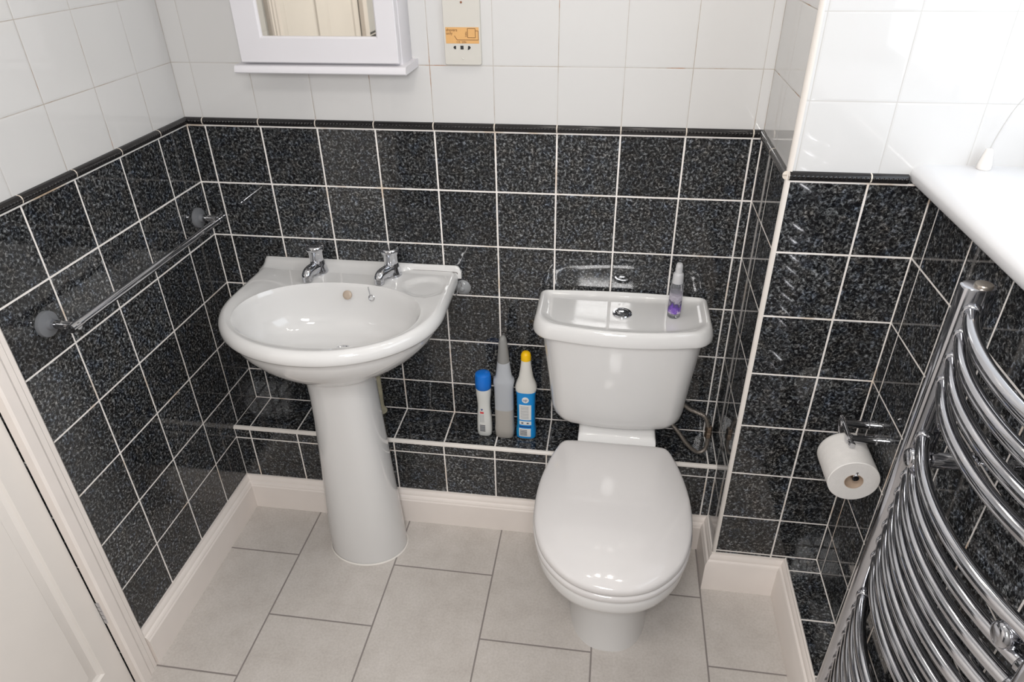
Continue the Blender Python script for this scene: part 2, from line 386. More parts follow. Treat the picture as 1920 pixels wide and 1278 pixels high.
# ------------------------------------------------------------------ door in the left wall
AP = [(0.0, 0.0), (0.012, 0.001), (0.016, 0.006), (0.016, 0.016), (0.019, 0.020), (0.019, 0.032), (0.022, 0.038), (0.022, 0.060), (0.018, 0.065), (0.0, 0.065)]
bm = bmesh.new()
loft(bm, [[(t, -0.745-s, z) for t, s in AP] for z in (0.0, DH+0.065)])
loft(bm, [[(t, DY1-0.060+0.0+s, z) for t, s in AP] for z in (0.0, DH+0.065)])
loft(bm, [[(t, y, DH+0.065-s) for t, s in AP] for y in (DY1-0.05, -0.76)])
struct(finish(bm, 'trim_7', PAINT, ang=25))
bm = bmesh.new()
xf = -0.004   # door face
def vpanel(y0, y1, z0, z1):
    # recessed moulded panel: outer bead, inner field edge
    o = [(y0, z0), (y1, z0), (y1, z1), (y0, z1)]
    def ins(d, x): return [(x, (y0+d), (z0+d)), (x, (y1-d), (z0+d)), (x, (y1-d), (z1-d)), (x, (y0+d), (z1-d))]
    loft(bm, [ins(0, xf), ins(0.004, xf-0.006), ins(0.012, xf-0.009), ins(0.034, xf-0.004), ins(0.036, xf-0.003)], False, True)
    return o
ys = [DY1+0.003, DY1+0.065, -1.245, -1.165, -0.866, DY0-0.003]; zs = [0.008, 0.135, 0.80, 0.98, 1.92, DH]
holes = {(1, 1), (3, 1), (1, 3), (3, 3)}
for i in range(5):
    for j in range(5):
        y0, y1, z0, z1 = ys[i], ys[i+1], zs[j], zs[j+1]
        if (i, j) in holes: vpanel(y0, y1, z0, z1)
        else: bm.faces.new([bm.verts.new(p) for p in ((xf, y0, z0), (xf, y1, z0), (xf, y1, z1), (xf, y0, z1))])
bmesh.ops.remove_doubles(bm, verts=bm.verts[:], dist=1e-5)
box(bm, -0.040, -0.014, ys[0], ys[5], zs[0], DH)
for a in ((ys[0], ys[5], zs[0], zs[0]+0.002), (ys[0], ys[5], DH-0.002, DH), (ys[0], ys[0]+0.002, zs[0], DH), (ys[5]-0.002, ys[5], zs[0], DH)):
    box(bm, -0.038, xf-0.0003, a[0], a[1], a[2], a[3])
door = struct(finish(bm, 'door_1', DOORP, ang=20))
for z in (0.285, 1.72):
    bm = bmesh.new()
    for k in range(5): lathe(bm, (0.0015, -0.8065, z-0.036+k*0.0147), [(0.0058, 0), (0.0062, 0.002), (0.0062, 0.0115), (0.0058, 0.0135)], 14)
    finish(bm, 'door_hinge', CHROME, door)
bm = bmesh.new()
lathe(bm, (xf, -1.56, 1.02), [(0.026, 0), (0.026, 0.006), (0.010, 0.008), (0.009, 0.045)], 20, 'X')
tube(bm, [(0.040, -1.56, 1.02), (0.046, -1.545, 1.02), (0.046, -1.45, 1.02)], 0.009)
finish(bm, 'door_handle', CHROME, door)
bm = bmesh.new(); box(bm, -0.12, -0.045, DY1-0.008, -0.80, 0, DH+0.01); struct(finish(bm, 'door_gap_shade', DARK, smooth=False))  # near-black slab filling the doorway, stands in for shade in the door gaps

# ================================================================== WASHBASIN
bx, by = 0.4215, -0.25
BAS = root('pedestal_washbasin', 'white ceramic washbasin on a tall pedestal with two chrome taps', 'washbasin', (bx, by, 0))
NB = 160
def d_outline(inset=0.0):
    """plan outline of the basin: straight back, short sides, rounded front"""
    hw = 0.2885-inset; yb = -0.003; ys_ = -0.215; fr = 0.256-inset; n = 2.05; out = []
    for i in range(NB):
        a = 2*PI*i/NB; dx, dy = math.cos(a), math.sin(a)       # ray from the bowl centre
        ox, oy = 0.0, -0.262
        lo, hi = 0.0, 0.8
        for _ in range(40):
            t = (lo+hi)/2; x, y = ox+dx*t, oy+dy*t
            side = hw - 0.006*max(0, (y-ys_)/0.215)
            if y > ys_:
                ins = abs(x) <= side and y <= yb-inset*0.2
                # soften the back corners
                if ins and abs(x) > side-0.006 and y > yb-0.006 and (abs(x)-(side-0.006))**2+(y-(yb-0.006))**2 > 0.000036: ins = False
            else: ins = (abs(x)/hw)**n+(abs(y-ys_)/fr)**n <= 1
            if ins: lo = t
            else: hi = t
        out.append((bx+ox+dx*lo, oy+dy*lo))
    return out
def b_ellipse(s, cy=-0.268, a=0.238, b=0.163, cx=0.0, ax=None):
    out = []
    for i in range(NB):
        t = 2*PI*i/NB; dx, dy = math.cos(t), math.sin(t); n = 2.15
        r = (abs(dx/(a*s))**n+abs(dy/(b*s))**n)**(-1/n)
        out.append((bx+cx+dx*r, cy+dy*r))
    return out
def mixo(A, B, t): return [(p[0]*(1-t)+q[0]*t, p[1]*(1-t)+q[1]*t) for p, q in zip(A, B)]
def zr(o, z): return [(p[0], p[1], z) for p in o]
O0 = d_outline(0.0); OI = d_outline(0.014); Bn = b_ellipse(1.0)
under = b_ellipse(1.0, -0.245, 0.098, 0.092)
rings = [zr(b_ellipse(1.0, -0.245, 0.060, 0.055), 0.630), zr(under, 0.633), zr(mixo(under, OI, 0.12), 0.641), zr(mixo(under, OI, 0.32), 0.657), zr(mixo(under, OI, 0.54), 0.679),
         zr(mixo(under, OI, 0.75), 0.706), zr(mixo(under, OI, 0.90), 0.734), zr(mixo(under, OI, 0.975), 0.756), zr(mixo(under, OI, 1.0), 0.770),
         zr(d_outline(0.012), 0.7725), zr(d_outline(0.003), 0.7755), zr(O0, 0.781), zr(O0, 0.790), zr(d_outline(0.0015), 0.797), zr(d_outline(0.005), 0.803), zr(d_outline(0.010), 0.8072), zr(d_outline(0.017), 0.810)]
OT = d_outline(0.017)
def deck(p):
    x, y, z = p
    r = math.hypot((x-0.636)/0.057, (y+0.105)/0.050)   # soap dish hollow
    s = 1/(1+math.exp((r-1)*22)); z -= 0.0062*s
    z += 0.0016*math.exp(-((r-1.05)/0.07)**2)
    return (x, y, z)
for k in range(1, 17):
    t = k/16; o = mixo(OT, Bn, t); z = 0.810-0.0035*math.sin(t*PI/2)**2
    rings.append([deck(p) for p in zr(o, z)])
n_lip = len(rings)
prof = [(0.992, 0.8035), (0.978, 0.7985), (0.962, 0.790), (0.945, 0.779), (0.928, 0.762), (0.900, 0.742), (0.86, 0.722), (0.79, 0.702), (0.69, 0.687), (0.56, 0.677), (0.40, 0.671), (0.25, 0.6675), (0.14, 0.6655)]
for s, z in prof:
    cy = -0.268+0.050*(1-s); rings.append(zr(b_ellipse(s, cy), z))
rings.append(zr(b_ellipse(0.1, -0.228, 0.2, 0.2), 0.665))
bm = bmesh.new(); loft(bm, rings)
# raised upstand along the wall: long soft slope on the left, crisp step on the right
N = 70; rr = []; XA, XB = 0.1375, 0.7125
for i in range(N+1):
    x = XA+(XB-XA)*i/N; q = min(max((x-0.50)/0.08, 0), 1); q = q*q*(3-2*q)
    e = min((x-XA)/0.010, (XB-x)/0.017, 1.0); e = math.sqrt(max(0.02, 1-(1-e)**2)); h = 0.0255*((0.28 if x > 0.5 else 0.55)+(0.72 if x > 0.5 else 0.45)*e)
    ex = 0.003+(1-q)*0.075*min(1, (x-XA)/0.012+0.05)
    row = [(x, -0.001, 0.790), (x, -0.001, 0.800+h-0.002), (x, -0.003, 0.800+h), (x, -0.007*(0.45+0.55*q), 0.800+h)]
    for j in range(1, 9):
        t = j/8; row.append((x, row[3][1]-0.003-ex*t, 0.8062+(h-0.0085)*((1-t)**(2.2-1.2*q))))
    row.append((x, row[-1][1], 0.790)); rr.append(row)
loft(bm, rr)
part(bm, 'basin', CERAMIC, BAS, 50)
# pedestal
bm = bmesh.new()
def ped(hw, yb, yf, z, n=None):
    n = n or (2.0+0.5*min(1, z/0.4))
    out = []; cy = (yb+yf)/2; hy = (yb-yf)/2
    for i in range(64):
        a = 2*PI*i/64; c, s = math.cos(a), math.sin(a)
        out.append((bx+hw*math.copysign(abs(c)**(2/n), c)+0.014-0.015*min(1, z/0.6), cy+hy*math.copysign(abs(s)**(2/n), s), z))
    return out
PR = [(0.116, -0.180, -0.366, 0.0), (0.116, -0.180, -0.365, 0.012), (0.113, -0.180, -0.360, 0.09), (0.107, -0.178, -0.352, 0.18), (0.100, -0.175, -0.343, 0.28), (0.094, -0.170, -0.334, 0.38), (0.089, -0.165, -0.328, 0.48), (0.087, -0.163, -0.326, 0.56), (0.088, -0.162, -0.327, 0.60), (0.093, -0.161, -0.331, 0.628), (0.102, -0.160, -0.338, 0.646)]
loft(bm, [ped(*p) for p in PR]); part(bm, 'pedestal', CERAMIC, BAS, 60)
bm = bmesh.new(); loft(bm, [ped(0.1195, -0.177, -0.3695, 0.0), ped(0.1165, -0.180, -0.3665, 0.004)], True, False)
part(bm, 'silicone_seal', mat('white_silicone', rgb(226, 222, 216), 0.5), BAS, 60)
# waste and overflow
bm = bmesh.new(); lathe(bm, (bx+0.006, -0.222, 0.6665), [(0.020, 0.0), (0.021, 0.003), (0.017, 0.0038), (0.013, 0.0005)], 32); part(bm, 'waste', CHROME, BAS)
bm = bmesh.new(); lathe(bm, (0.4200, -0.1180, 0.7770), [(0.0125, 0), (0.0125, 0.003), (0.0105, 0.0045), (0.0035, 0.0050)], 28, 'Y')
ov = part(bm, 'overflow_cap', mat('beige_plastic', rgb(176, 160, 144), 0.4), BAS)
ov.data.transform(Matrix.Translation(Vector((0.420-bx, -0.1180-by, 0.7770))) @ Matrix.Rotation(math.radians(180-24), 4, 'X') @ Matrix.Translation(-Vector((0.420-bx, -0.1180-by, 0.7770))))
bm = bmesh.new(); tube(bm, smoothpts([(0.560, -0.0128, 0.8095), (0.640, -0.0128, 0.8095), (0.695, -0.0130, 0.8090), (0.7035, -0.019, 0.8070)], 6), 0.0010, 8)
part(bm, 'stained_seal', mat('stained_sealant', rgb(120, 114, 110), 0.6, noise=0.5, nscale=220), BAS)
# taps
def tap(x, y, turn):
    bm = bmesh.new(); c = (0, 0, 0.8085)
    lathe(bm, c, [(0.0270, 0), (0.0270, 0.003), (0.0255, 0.008), (0.0235, 0.015), (0.0215, 0.023), (0.0195, 0.030), (0.0175, 0.036)], 32)
    sp = smoothpts([(0, 0.002, 0.8085+0.014), (0, -0.018, 0.8085+0.0185), (0, -0.038, 0.8085+0.0215), (0, -0.053, 0.8085+0.0215), (0, -0.0610, 0.8085+0.0165), (0, -0.0620, 0.8085+0.009)], 5)
    rad = [0.0185-0.0050*min(1, i/18) for i in range(len(sp))]
    tube(bm, sp, rad, 20)
    lathe(bm, (0, -0.0620, 0.8085+0.001), [(0.0110, 0), (0.0132, 0.001), (0.0132, 0.010), (0.0115, 0.013)], 20)
    R = Matrix.Translation(Vector((x, y, 0))) @ Matrix.Rotation(turn, 4, 'Z')
    bmesh.ops.transform(bm, matrix=R, verts=bm.verts[:])
    t = part(bm, 'tap', CHROME, BAS, 45)
    bm = bmesh.new(); n = 40; rings = []
    for r, h, fl in [(a*1.13, b_, c_) for a, b_, c_ in [(0.0150, 0.035, 0), (0.0165, 0.036, 0.5), (0.0175, 0.040, 1), (0.0185, 0.062, 1), (0.0210, 0.066, 0.3), (0.0220, 0.069, 0), (0.0220, 0.075, 0), (0.0202, 0.079, 0), (0.016, 0.081, 0), (0.006, 0.0815, 0)]]:
        rings.append([((r*(1-0.06*fl*abs(math.sin(4*2*PI*i/n/2)))) * math.cos(2*PI*i/n), r*(1-0.06*fl*abs(math.sin(4*2*PI*i/n/2)))*math.sin(2*PI*i/n), 0.8085+h) for i in range(n)])
    loft(bm, rings); bmesh.ops.transform(bm, matrix=R, verts=bm.verts[:])
    part(bm, 'tap_handle', CHROME, t, 45)
tap(0.317, -0.050, -0.12); tap(0.527, -0.044, -0.30)
# plug chain with ring, hanging under the right tap
bm = bmesh.new(); cx_, cy_ = 0.4870, -0.123
for i in range(9):
    z = 0.812-i*0.0036; lathe(bm, (cx_-0.0002*i, cy_-0.010+0.0012*i, z), [(0.0002, -0.0018), (0.0016, 0), (0.0002, 0.0018)], 8)
tube(bm, [(cx_, cy_-0.0125, 0.808), (cx_-0.001, cy_-0.002, 0.781)], 0.0006, 6)
ring = [(cx_+0.0075*math.cos(a), cy_+0.0035+0.0025*math.sin(a), 0.7725+0.0075*math.sin(a)) for a in [2*PI*i/20 for i in range(21)]]
tube(bm, ring, 0.0016, 8)
part(bm, 'plug_chain', CHROME, BAS)
# painted waste pipe behind the pedestal
bm = bmesh.new(); tube(bm, [(0.429, -0.022, ZL), (0.429, -0.022, 0.62)], 0.013, 14)
lathe(bm, (0.429, -0.022, ZL), [(0.021, 0.0), (0.019, 0.006), (0.014, 0.016), (0.013, 0.02)], 14)
part(bm, 'pipe', mat('cream_pipe_paint', rgb(206, 198, 170), 0.55, noise=0.35, nscale=40), BAS)

# ================================================================== TOILET
TX = 1.158
TO = root('toilet', 'white close-coupled toilet with its lid closed and a tapered cistern', 'toilet', (TX, -0.40, 0))
half = [(0.0, -0.245), (0.06, -0.245), (0.119, -0.2465), (0.1395, -0.256), (0.1535, -0.288), (0.1685, -0.340), (0.1815, -0.410), (0.1855, -0.480), (0.1800, -0.550), (0.1620, -0.615), (0.1350, -0.660), (0.0950, -0.698), (0.0500, -0.719), (0.0, -0.7255)]
egg = smoothpts([(TX+x, y, 0) for x, y in half] + [(TX-x, y, 0) for x, y in half[-2:0:-1]], 6, True)
ec = Vector((TX, -0.47, 0))
def er(s, z, dy=0.0, sy=None): return [(ec.x+(p.x-ec.x)*s, ec.y+(p.y-ec.y)*(sy or s)+dy, z) for p in egg]
bm = bmesh.new()
rings = [er(0.985, 0.4285), er(0.998, 0.4300), er(1.0, 0.4340), er(1.0, 0.4390), er(0.992, 0.4435), er(0.975, 0.4470)]
for s in (0.95, 0.90, 0.84, 0.77, 0.69, 0.60, 0.50, 0.40, 0.30, 0.20, 0.10, 0.03): 
    rg_ = []
    for p in er(s, 0.0):
        q2 = ((p[0]-ec.x)/0.190)**2+((p[1]-ec.y)/0.262)**2
        rg_.append((p[0], p[1], 0.4470+0.0250*(1-(s/0.975)**7)**0.7*(1-0.72*min(q2, 1.3)**1.15)))
    rings.append(rg_)
loft(bm, rings); part(bm, 'toilet_lid', SEATPL, TO, 60)
bm = bmesh.new()
rings = [er(0.62, 0.4100), er(0.975, 0.4085), er(1.004, 0.4100), er(1.010, 0.4150), er(1.010, 0.4210), er(1.002, 0.4250), er(0.985, 0.4270), er(0.62, 0.4260)]
loft(bm, rings + [rings[0]], False, False); part(bm, 'toilet_seat', SEATPL, TO, 60)
bm = bmesh.new()
def foot(hw, yb, yf, z, n=2.5):
    out = []; cy = (yb+yf)/2; hy = (yb-yf)/2
    for p in egg:
        a = math.atan2((p.y-ec.y)/0.26, (p.x-ec.x)/0.185); c, s = math.cos(a), math.sin(a)
        out.append((TX+0.012+hw*math.copysign(abs(c)**(2/n), c), cy+hy*math.copysign(abs(s)**(2/n), s), z))
    return out
rim = er(0.975, 0.36)
def mx3(A, B, t, z): return [(a[0]*(1-t)+b[0]*t, a[1]*(1-t)+b[1]*t, z) for a, b in zip(A, B)]
f0 = foot(0.100, -0.185, -0.540, 0.2)
rings = [foot(0.108, -0.180, -0.556, 0.0), foot(0.1065, -0.180, -0.553, 0.02), foot(0.100, -0.182, -0.545, 0.09), foot(0.098, -0.185, -0.540, 0.16), foot(0.101, -0.187, -0.545, 0.22),
         mx3(f0, rim, 0.22, 0.262), mx3(f0, rim, 0.48, 0.295), mx3(f0, rim, 0.72, 0.322), mx3(f0, rim, 0.90, 0.344), er(0.965, 0.362), er(0.980, 0.374), er(0.985, 0.390), er(0.982, 0.402), er(0.965, 0.4075), er(0.70, 0.4080)]
loft(bm, rings)
hp = [(-0.020, 0.345), (-0.020, 0.4395), (-0.200, 0.4395), (-0.208, 0.437), (-0.218, 0.428), (-0.236, 0.411), (-0.275, 0.4075), (-0.34, 0.4075), (-0.34, 0.34), (-0.25, 0.335)]
rr = []
for i, x in enumerate((-0.104, -0.100, -0.092, 0.092, 0.100, 0.104)):
    k = (0.006, 0.0015, 0, 0, 0.0015, 0.006)[i]
    rr.append([(TX+0.006+x, y, min(z, 0.4395-k)) for y, z in hp])
loft(bm, rr); part(bm, 'pan', CERAMIC, TO, 50)
for s in (-1, 1):
    bm = bmesh.new(); lathe(bm, (TX+s*0.075-0.02, -0.262, 0.4235), [(0.010, 0), (0.0105, 0.002), (0.0105, 0.038), (0.010, 0.040)], 16, 'X'); part(bm, 'seat_hinge', SEATPL, TO)
# cistern body
bm = bmesh.new()
def cis(xl, xr, yf, z, r, bulge, yb=-0.012, rb=0.01): return [(p[0], p[1], z) for p in rbox2(xl, xr, yf, yb, (rb, rb, r, r), 8, bulge)]
rings = [cis(1.030, 1.290, -0.156, 0.4400, 0.03, 0.018, -0.03), cis(1.010, 1.308, -0.164, 0.4425, 0.035, 0.020, -0.02), cis(0.995, 1.324, -0.169, 0.451, 0.04, 0.022), cis(0.984, 1.335, -0.172, 0.467, 0.042, 0.023), cis(0.978, 1.340, -0.174, 0.490, 0.044, 0.024),
         cis(0.970, 1.347, -0.178, 0.57, 0.046, 0.026), cis(0.960, 1.356, -0.182, 0.65, 0.048, 0.028), cis(0.951, 1.364, -0.186, 0.730, 0.05, 0.030)]
loft(bm, rings); part(bm, 'cistern', CERAMIC, TO, 60)
bm = bmesh.new()
def cl(i, z, bul=0.034): return [(p[0], p[1], z) for p in rbox2(0.928+i, 1.385-i, -0.192+i, -0.004-i*0.5, (0.012, 0.012, 0.045, 0.045), 8, bul)]
rings = [cl(0.012, 0.7265), cl(0.004, 0.7260), cl(0.001, 0.728), cl(0.0, 0.732), cl(0.001, 0.744), cl(0.004, 0.756), cl(0.0075, 0.7635), cl(0.011, 0.7668), cl(0.015, 0.7675), cl(0.019, 0.7665), cl(0.024, 0.7635), cl(0.030, 0.7605), cl(0.040, 0.7592), cl(0.060, 0.7588), cl(0.075, 0.7588)]
# the back ridge of the lid rises a little in the middle
def ridge(p):
    x, y, z = p
    if z > 0.752: z += 0.007*max(0, 1-((x-TX)/0.24)**2)*max(0, min(1, (y+0.035)/0.025))
    return (x, y, z)
rings = [[ridge(p) for p in r] for r in rings]
loft(bm, rings); LID = part(bm, 'cistern_lid', CERAMIC, TO, 60)
bm = bmesh.new(); lathe(bm, (1.156, -0.103, 0.7586), [(0.0255, 0), (0.0255, 0.0025), (0.0235, 0.0050), (0.0195, 0.0052), (0.0190, 0.0030)], 40)
lathe(bm, (1.156, -0.103, 0.7606), [(0.0185, 0), (0.0182, 0.003), (0.015, 0.0042), (0.004, 0.0046)], 40)
part(bm, 'flush_button', CHROME, LID)
# braided water hose
bm = bmesh.new()
mh = mat('braided_hose', rgb(158, 150, 142), 0.35, metal=0.7, noise=0.4, nscale=300, bump=0.6, bscale=500)
tube(bm, smoothpts([(1.335, -0.085, 0.482), (1.362, -0.088, 0.458), (1.385, -0.090, 0.449), (1.408, -0.094, 0.438), (1.420, -0.098, 0.405), (1.424, -0.10, 0.360), (1.418, -0.105, 0.330), (1.398, -0.11, 0.323), (1.368, -0.11, 0.348), (1.338, -0.10, 0.385), (1.312, -0.09, 0.41)], 8), 0.0060, 12)
part(bm, 'water_hose', mh, TO)
bm = bmesh.new(); lathe(bm, (1.4225, -0.099, 0.372), [(0.0090, 0), (0.0105, 0.003), (0.0105, 0.016), (0.0088, 0.019), (0.0100, 0.022), (0.0100, 0.034), (0.0085, 0.037)], 6); part(bm, 'hose_nut', mat('dull_brass', rgb(150, 132, 116), 0.35, metal=0.9), TO, 20)

# ================================================================== TOWEL RADIATOR
RX, RY, RZ = 1.657, -0.697, -1.117
RAD = root('towel_radiator', 'tall chrome ladder towel radiator with bowed tubes below the window', 'radiator', (RX, -0.907, 0))
for y in (RY, RZ):
    bm = bmesh.new(); sgn = 1 if y == RY else -1; N = 36
    o = []
    for i in range(N):
        a = 2*PI*i/N; c, s = math.cos(a), math.sin(a); o.append((RX-0.001+0.0250*math.copysign(abs(c)**0.85, c), y+sgn*0.004+0.0190*math.copysign(abs(s)**0.85, s)))
    rg = [[(RX+(p[0]-RX)*k, y+(p[1]-y)*k, z) for p in o] for k, z in ((0.95, 0.085), (1, 0.087), (1, 1.168), (0.94, 1.1705), (0.80, 1.171))]
    loft(bm, rg); pst = part(bm, 'post', CHROME2, RAD, 50)
    bm = bmesh.new(); lathe(bm, (RX+0.004, y, 1.171), [(0.0128, 0), (0.0130, 0.003), (0.0120, 0.0048), (0.004, 0.005)], 28)
    part(bm, 'end_cap', mat('satin_nickel', rgb(176, 168, 158), 0.3, metal=0.9), pst)
BZ = [1.136, 1.094, 1.051, 1.008, 0.896, 0.853, 0.811, 0.771, 0.731, 0.690, 0.649, 0.608, 0.498, 0.457, 0.416, 0.375, 0.334, 0.293, 0.252, 0.211, 0.170, 0.129]
ymid = (RY+RZ)/2; hl = (RY-RZ)/2
bm = bmesh.new(); pts = []
for i in range(33):
    y = RY+0.0-(RY-RZ)*i/32; t = (y-ymid)/hl; pts.append((RX-0.050*(1-abs(t)**2.1), y, 0))
tube(bm, pts, 0.0108, 18, False)
for e in (0, 1):
    a = Vector(pts[0] if e == 0 else pts[-1]); b = Vector(pts[2] if e == 0 else pts[-3]); d = (b-a).normalized()
    tube(bm, [a+d*0.012, a+d*0.024, a+d*0.026], [0.0136, 0.0136, 0.0115], 18)
b0 = part(bm, 'rail_tube', CHROME2, RAD, 50)
for k, z in enumerate(BZ):
    o = b0 if k == 0 else b0.copy()
    if k: COL.objects.link(o); o.parent = RAD
    o.location.z = z
for y in (-0.742, -1.074):
    t = (y-ymid)/hl; xb = RX-0.050*(1-abs(t)**2.1)
    bm = bmesh.new()
    lathe(bm, (xb-0.019, y, 0.8745), [(0.010, 0), (0.0145, 0.0012), (0.0175, 0.006), (0.0175, 0.016), (0.0150, 0.022), (0.009, 0.024), (0.009, 0.034), (0.0125, 0.036), (0.0135, 0.040), (0.0135, W2-xb+0.019-0.004), (0.018, W2-xb+0.019-0.0035), (0.018, W2-xb+0.019)], 28, 'X')
    part(bm, 'wall_bracket', CHROME2, RAD, 45)

# ================================================================== TOWEL BAR, left wall
TB = root('towel_bar', 'slim chrome towel bar held on the left wall by two suction cups', 'towel bar', (0, -0.35, 0.96))
RUB = mat('grey_suction_rubber', rgb(132, 134, 138), 0.25, trans=0.3, ior=1.3)
for y, z in ((-0.641, 0.961), (-0.059, 0.957)):
    bm = bmesh.new(); lathe(bm, (0.0, y, z), [(0.0275, 0.0), (0.028, 0.003), (0.0265, 0.0075), (0.019, 0.0095), (0.0125, 0.011), (0.0105, 0.018)], 36, 'X'); part(bm, 'suction_cup', RUB, TB)
    bm = bmesh.new(); lathe(bm, (0.0, y, z), [(0.0095, 0.014), (0.0105, 0.016), (0.0085, 0.030), (0.0078, 0.074), (0.0070, 0.076)], 24, 'X')
    part(bm, 'bracket_arm', CHROME, TB)
bm = bmesh.new(); tube(bm, [(0.067, -0.656, 0.9620), (0.067, -0.625, 0.9618)], 0.0095, 20); tube(bm, [(0.067, -0.630, 0.9618), (0.067, -0.072, 0.958)], 0.0085, 20); tube(bm, [(0.067, -0.074, 0.958), (0.067, -0.046, 0.958)], 0.0095, 20)
part(bm, 'bar', CHROME, TB)

# ================================================================== SUCTION CUP by the basin
SU = root('suction_cup_hook', 'clear domed suction cup stuck to the black tiles right of the basin', 'suction cup', (0.713, 0, 0.758))
bm = bmesh.new(); lathe(bm, (0.713, 0.0, 0.758), [(0.0225, 0.0), (0.023, -0.002), (0.0215, -0.005), (0.015, -0.009), (0.008, -0.012), (0.006, -0.016), (0.003, -0.0175)], 32, 'Y')
part(bm, 'cup', mat('clear_plastic', rgb(206, 208, 210), 0.10, trans=0.55, ior=1.4), SU)
bm = bmesh.new(); tube(bm, smoothpts([(0.713, -0.013, 0.766), (0.711, -0.015, 0.777), (0.706, -0.014, 0.783), (0.702, -0.013, 0.772), (0.699, -0.016, 0.750), (0.696, -0.018, 0.740), (0.694, -0.024, 0.741)], 6), 0.0013, 8)
part(bm, 'wire_hook', CHROME, SU)

# ================================================================== TOILET ROLL HOLDER AND ROLL
RH = root('toilet_roll_holder', 'chrome wall-mounted toilet roll holder beside the towel radiator', 'toilet roll holder', (W2, -0.39, 0.655))
bm = bmesh.new()
for y in (-0.366, -0.420):
    lathe(bm, (W2, y, 0.655), [(0.0115, 0.0), (0.0115, -0.008), (0.0085, -0.010), (0.0085, -0.055), (0.0100, -0.057), (0.0100, -0.068), (0.0080, -0.070)], 24, 'X')
part(bm, 'wall_post', CHROME, RH)
SX, SZ = 1.667, 0.601
bm = bmesh.new()
tube(bm, [(1.661, -0.350, 0.662), (1.661, -0.372, 0.659), (1.661, -0.438, 0.654)], 0.0055, 12)
lathe(bm, (1.661, -0.438, 0.654), [(0.007, 0), (0.0075, -0.002), (0.006, -0.006)], 16, 'Y')
tube(bm, smoothpts([(1.661, -0.350, 0.662), (1.662, -0.345, 0.650), (1.664, -0.350, 0.628), (SX, -0.362, 0.612), (SX, -0.385, 0.605), (SX, -0.42, SZ+0.003)], 6), 0.0050, 12)
tube(bm, [(SX, -0.42, SZ+0.003), (SX, -0.492, SZ+0.003)], 0.0072, 16)
tube(bm, [(SX, -0.486, SZ+0.003), (SX+0.002, -0.487, SZ+0.018)], 0.0028, 10)
part(bm, 'spindle', CHROME, RH)
RL = root('toilet_roll', 'full white toilet paper roll hanging on the chrome holder', 'toilet roll', (SX, -0.438, SZ-0.008))
bm = bmesh.new(); cz = SZ-0.0095; R_ = 0.0535; yA, yB = -0.386, -0.488
rr = lathe(bm, (SX, 0, cz), [(0.0195, yA), (R_-0.001, yA), (R_, yA-0.0015)] + [(R_+0.0003*math.sin(i*2.4), yA-0.0015-(yA-yB-0.003)*i/14) for i in range(1, 14)] + [(R_, yB+0.0015), (R_-0.0015, yB), (0.0195, yB)], 72, 'Y', False, False)
paper = mat('toilet_paper', rgb(226, 223, 220), 0.85, noise=0.04, nscale=60, bump=0.25, bscale=350)
part(bm, 'paper', paper, RL)
bm = bmesh.new(); lathe(bm, (SX, 0, cz), [(0.0197, yA), (0.0197, yB), (0.0185, yB), (0.0185, yA), (0.0197, yA)], 48, 'Y', False, False); part(bm, 'cardboard_core', mat('cardboard', rgb(196, 174, 154), 0.8), RL)

# ================================================================== MIRROR CABINET
MC = root('mirror_cabinet', 'white wooden bathroom cabinet with a mirrored door on the white tiled wall', 'cabinet', (0.431, 0, 1.342))
bm = bmesh.new(); box(bm, 0.240, 0.622, -0.080, -0.001, 1.356, 1.98, 0.001); part(bm, 'cabinet_body', CABP, MC)
bm = bmesh.new(); pp = [(0, 1.342), (-0.110, 1.342), (-0.1125, 1.3445), (-0.1125, 1.3485), (-0.110, 1.354), (-0.107, 1.3580), (-0.100, 1.3595), (0, 1.3595)]
def plr(x, s): return [(x-s*(0.0 if abs(y) < 0.05 else max(0, (-0.1125-y)*-1.0)*0.6 + 0), y, z) for y, z in pp]
loft(bm, [[(0.227, y, z) for y, z in pp], [(0.636, y, z) for y, z in pp]]); part(bm, 'plinth', CABP, MC, 30)
bm = bmesh.new()
def fr(y, d): return [(0.2425+d, y, 1.3635+d), (0.6200-d, y, 1.3635+d), (0.6200-d, y, 1.975-d), (0.2425+d, y, 1.975-d)]
def op(y, d): return [(0.3035-d, y, 1.4205-d), (0.5715+d, y, 1.4205-d), (0.5715+d, y, 1.918+d), (0.3035-d, y, 1.918+d)]
loft(bm, [fr(-0.082, 0.001), fr(-0.100, 0.001), fr(-0.1015, 0.0025), op(-0.1015, 0.004), op(-0.100, 0.0018), op(-0.097, 0.0), op(-0.092, 0.0)], False, False)
dr = part(bm, 'cabinet_door', CABP, MC, 30)
bm = bmesh.new(); box(bm, 0.300, 0.575, -0.0935, -0.083, 1.417, 1.921)
part(bm, 'mirror', mat('silvered_glass', rgb(226, 222, 212), 0.02, metal=1.0), dr, smooth=False)

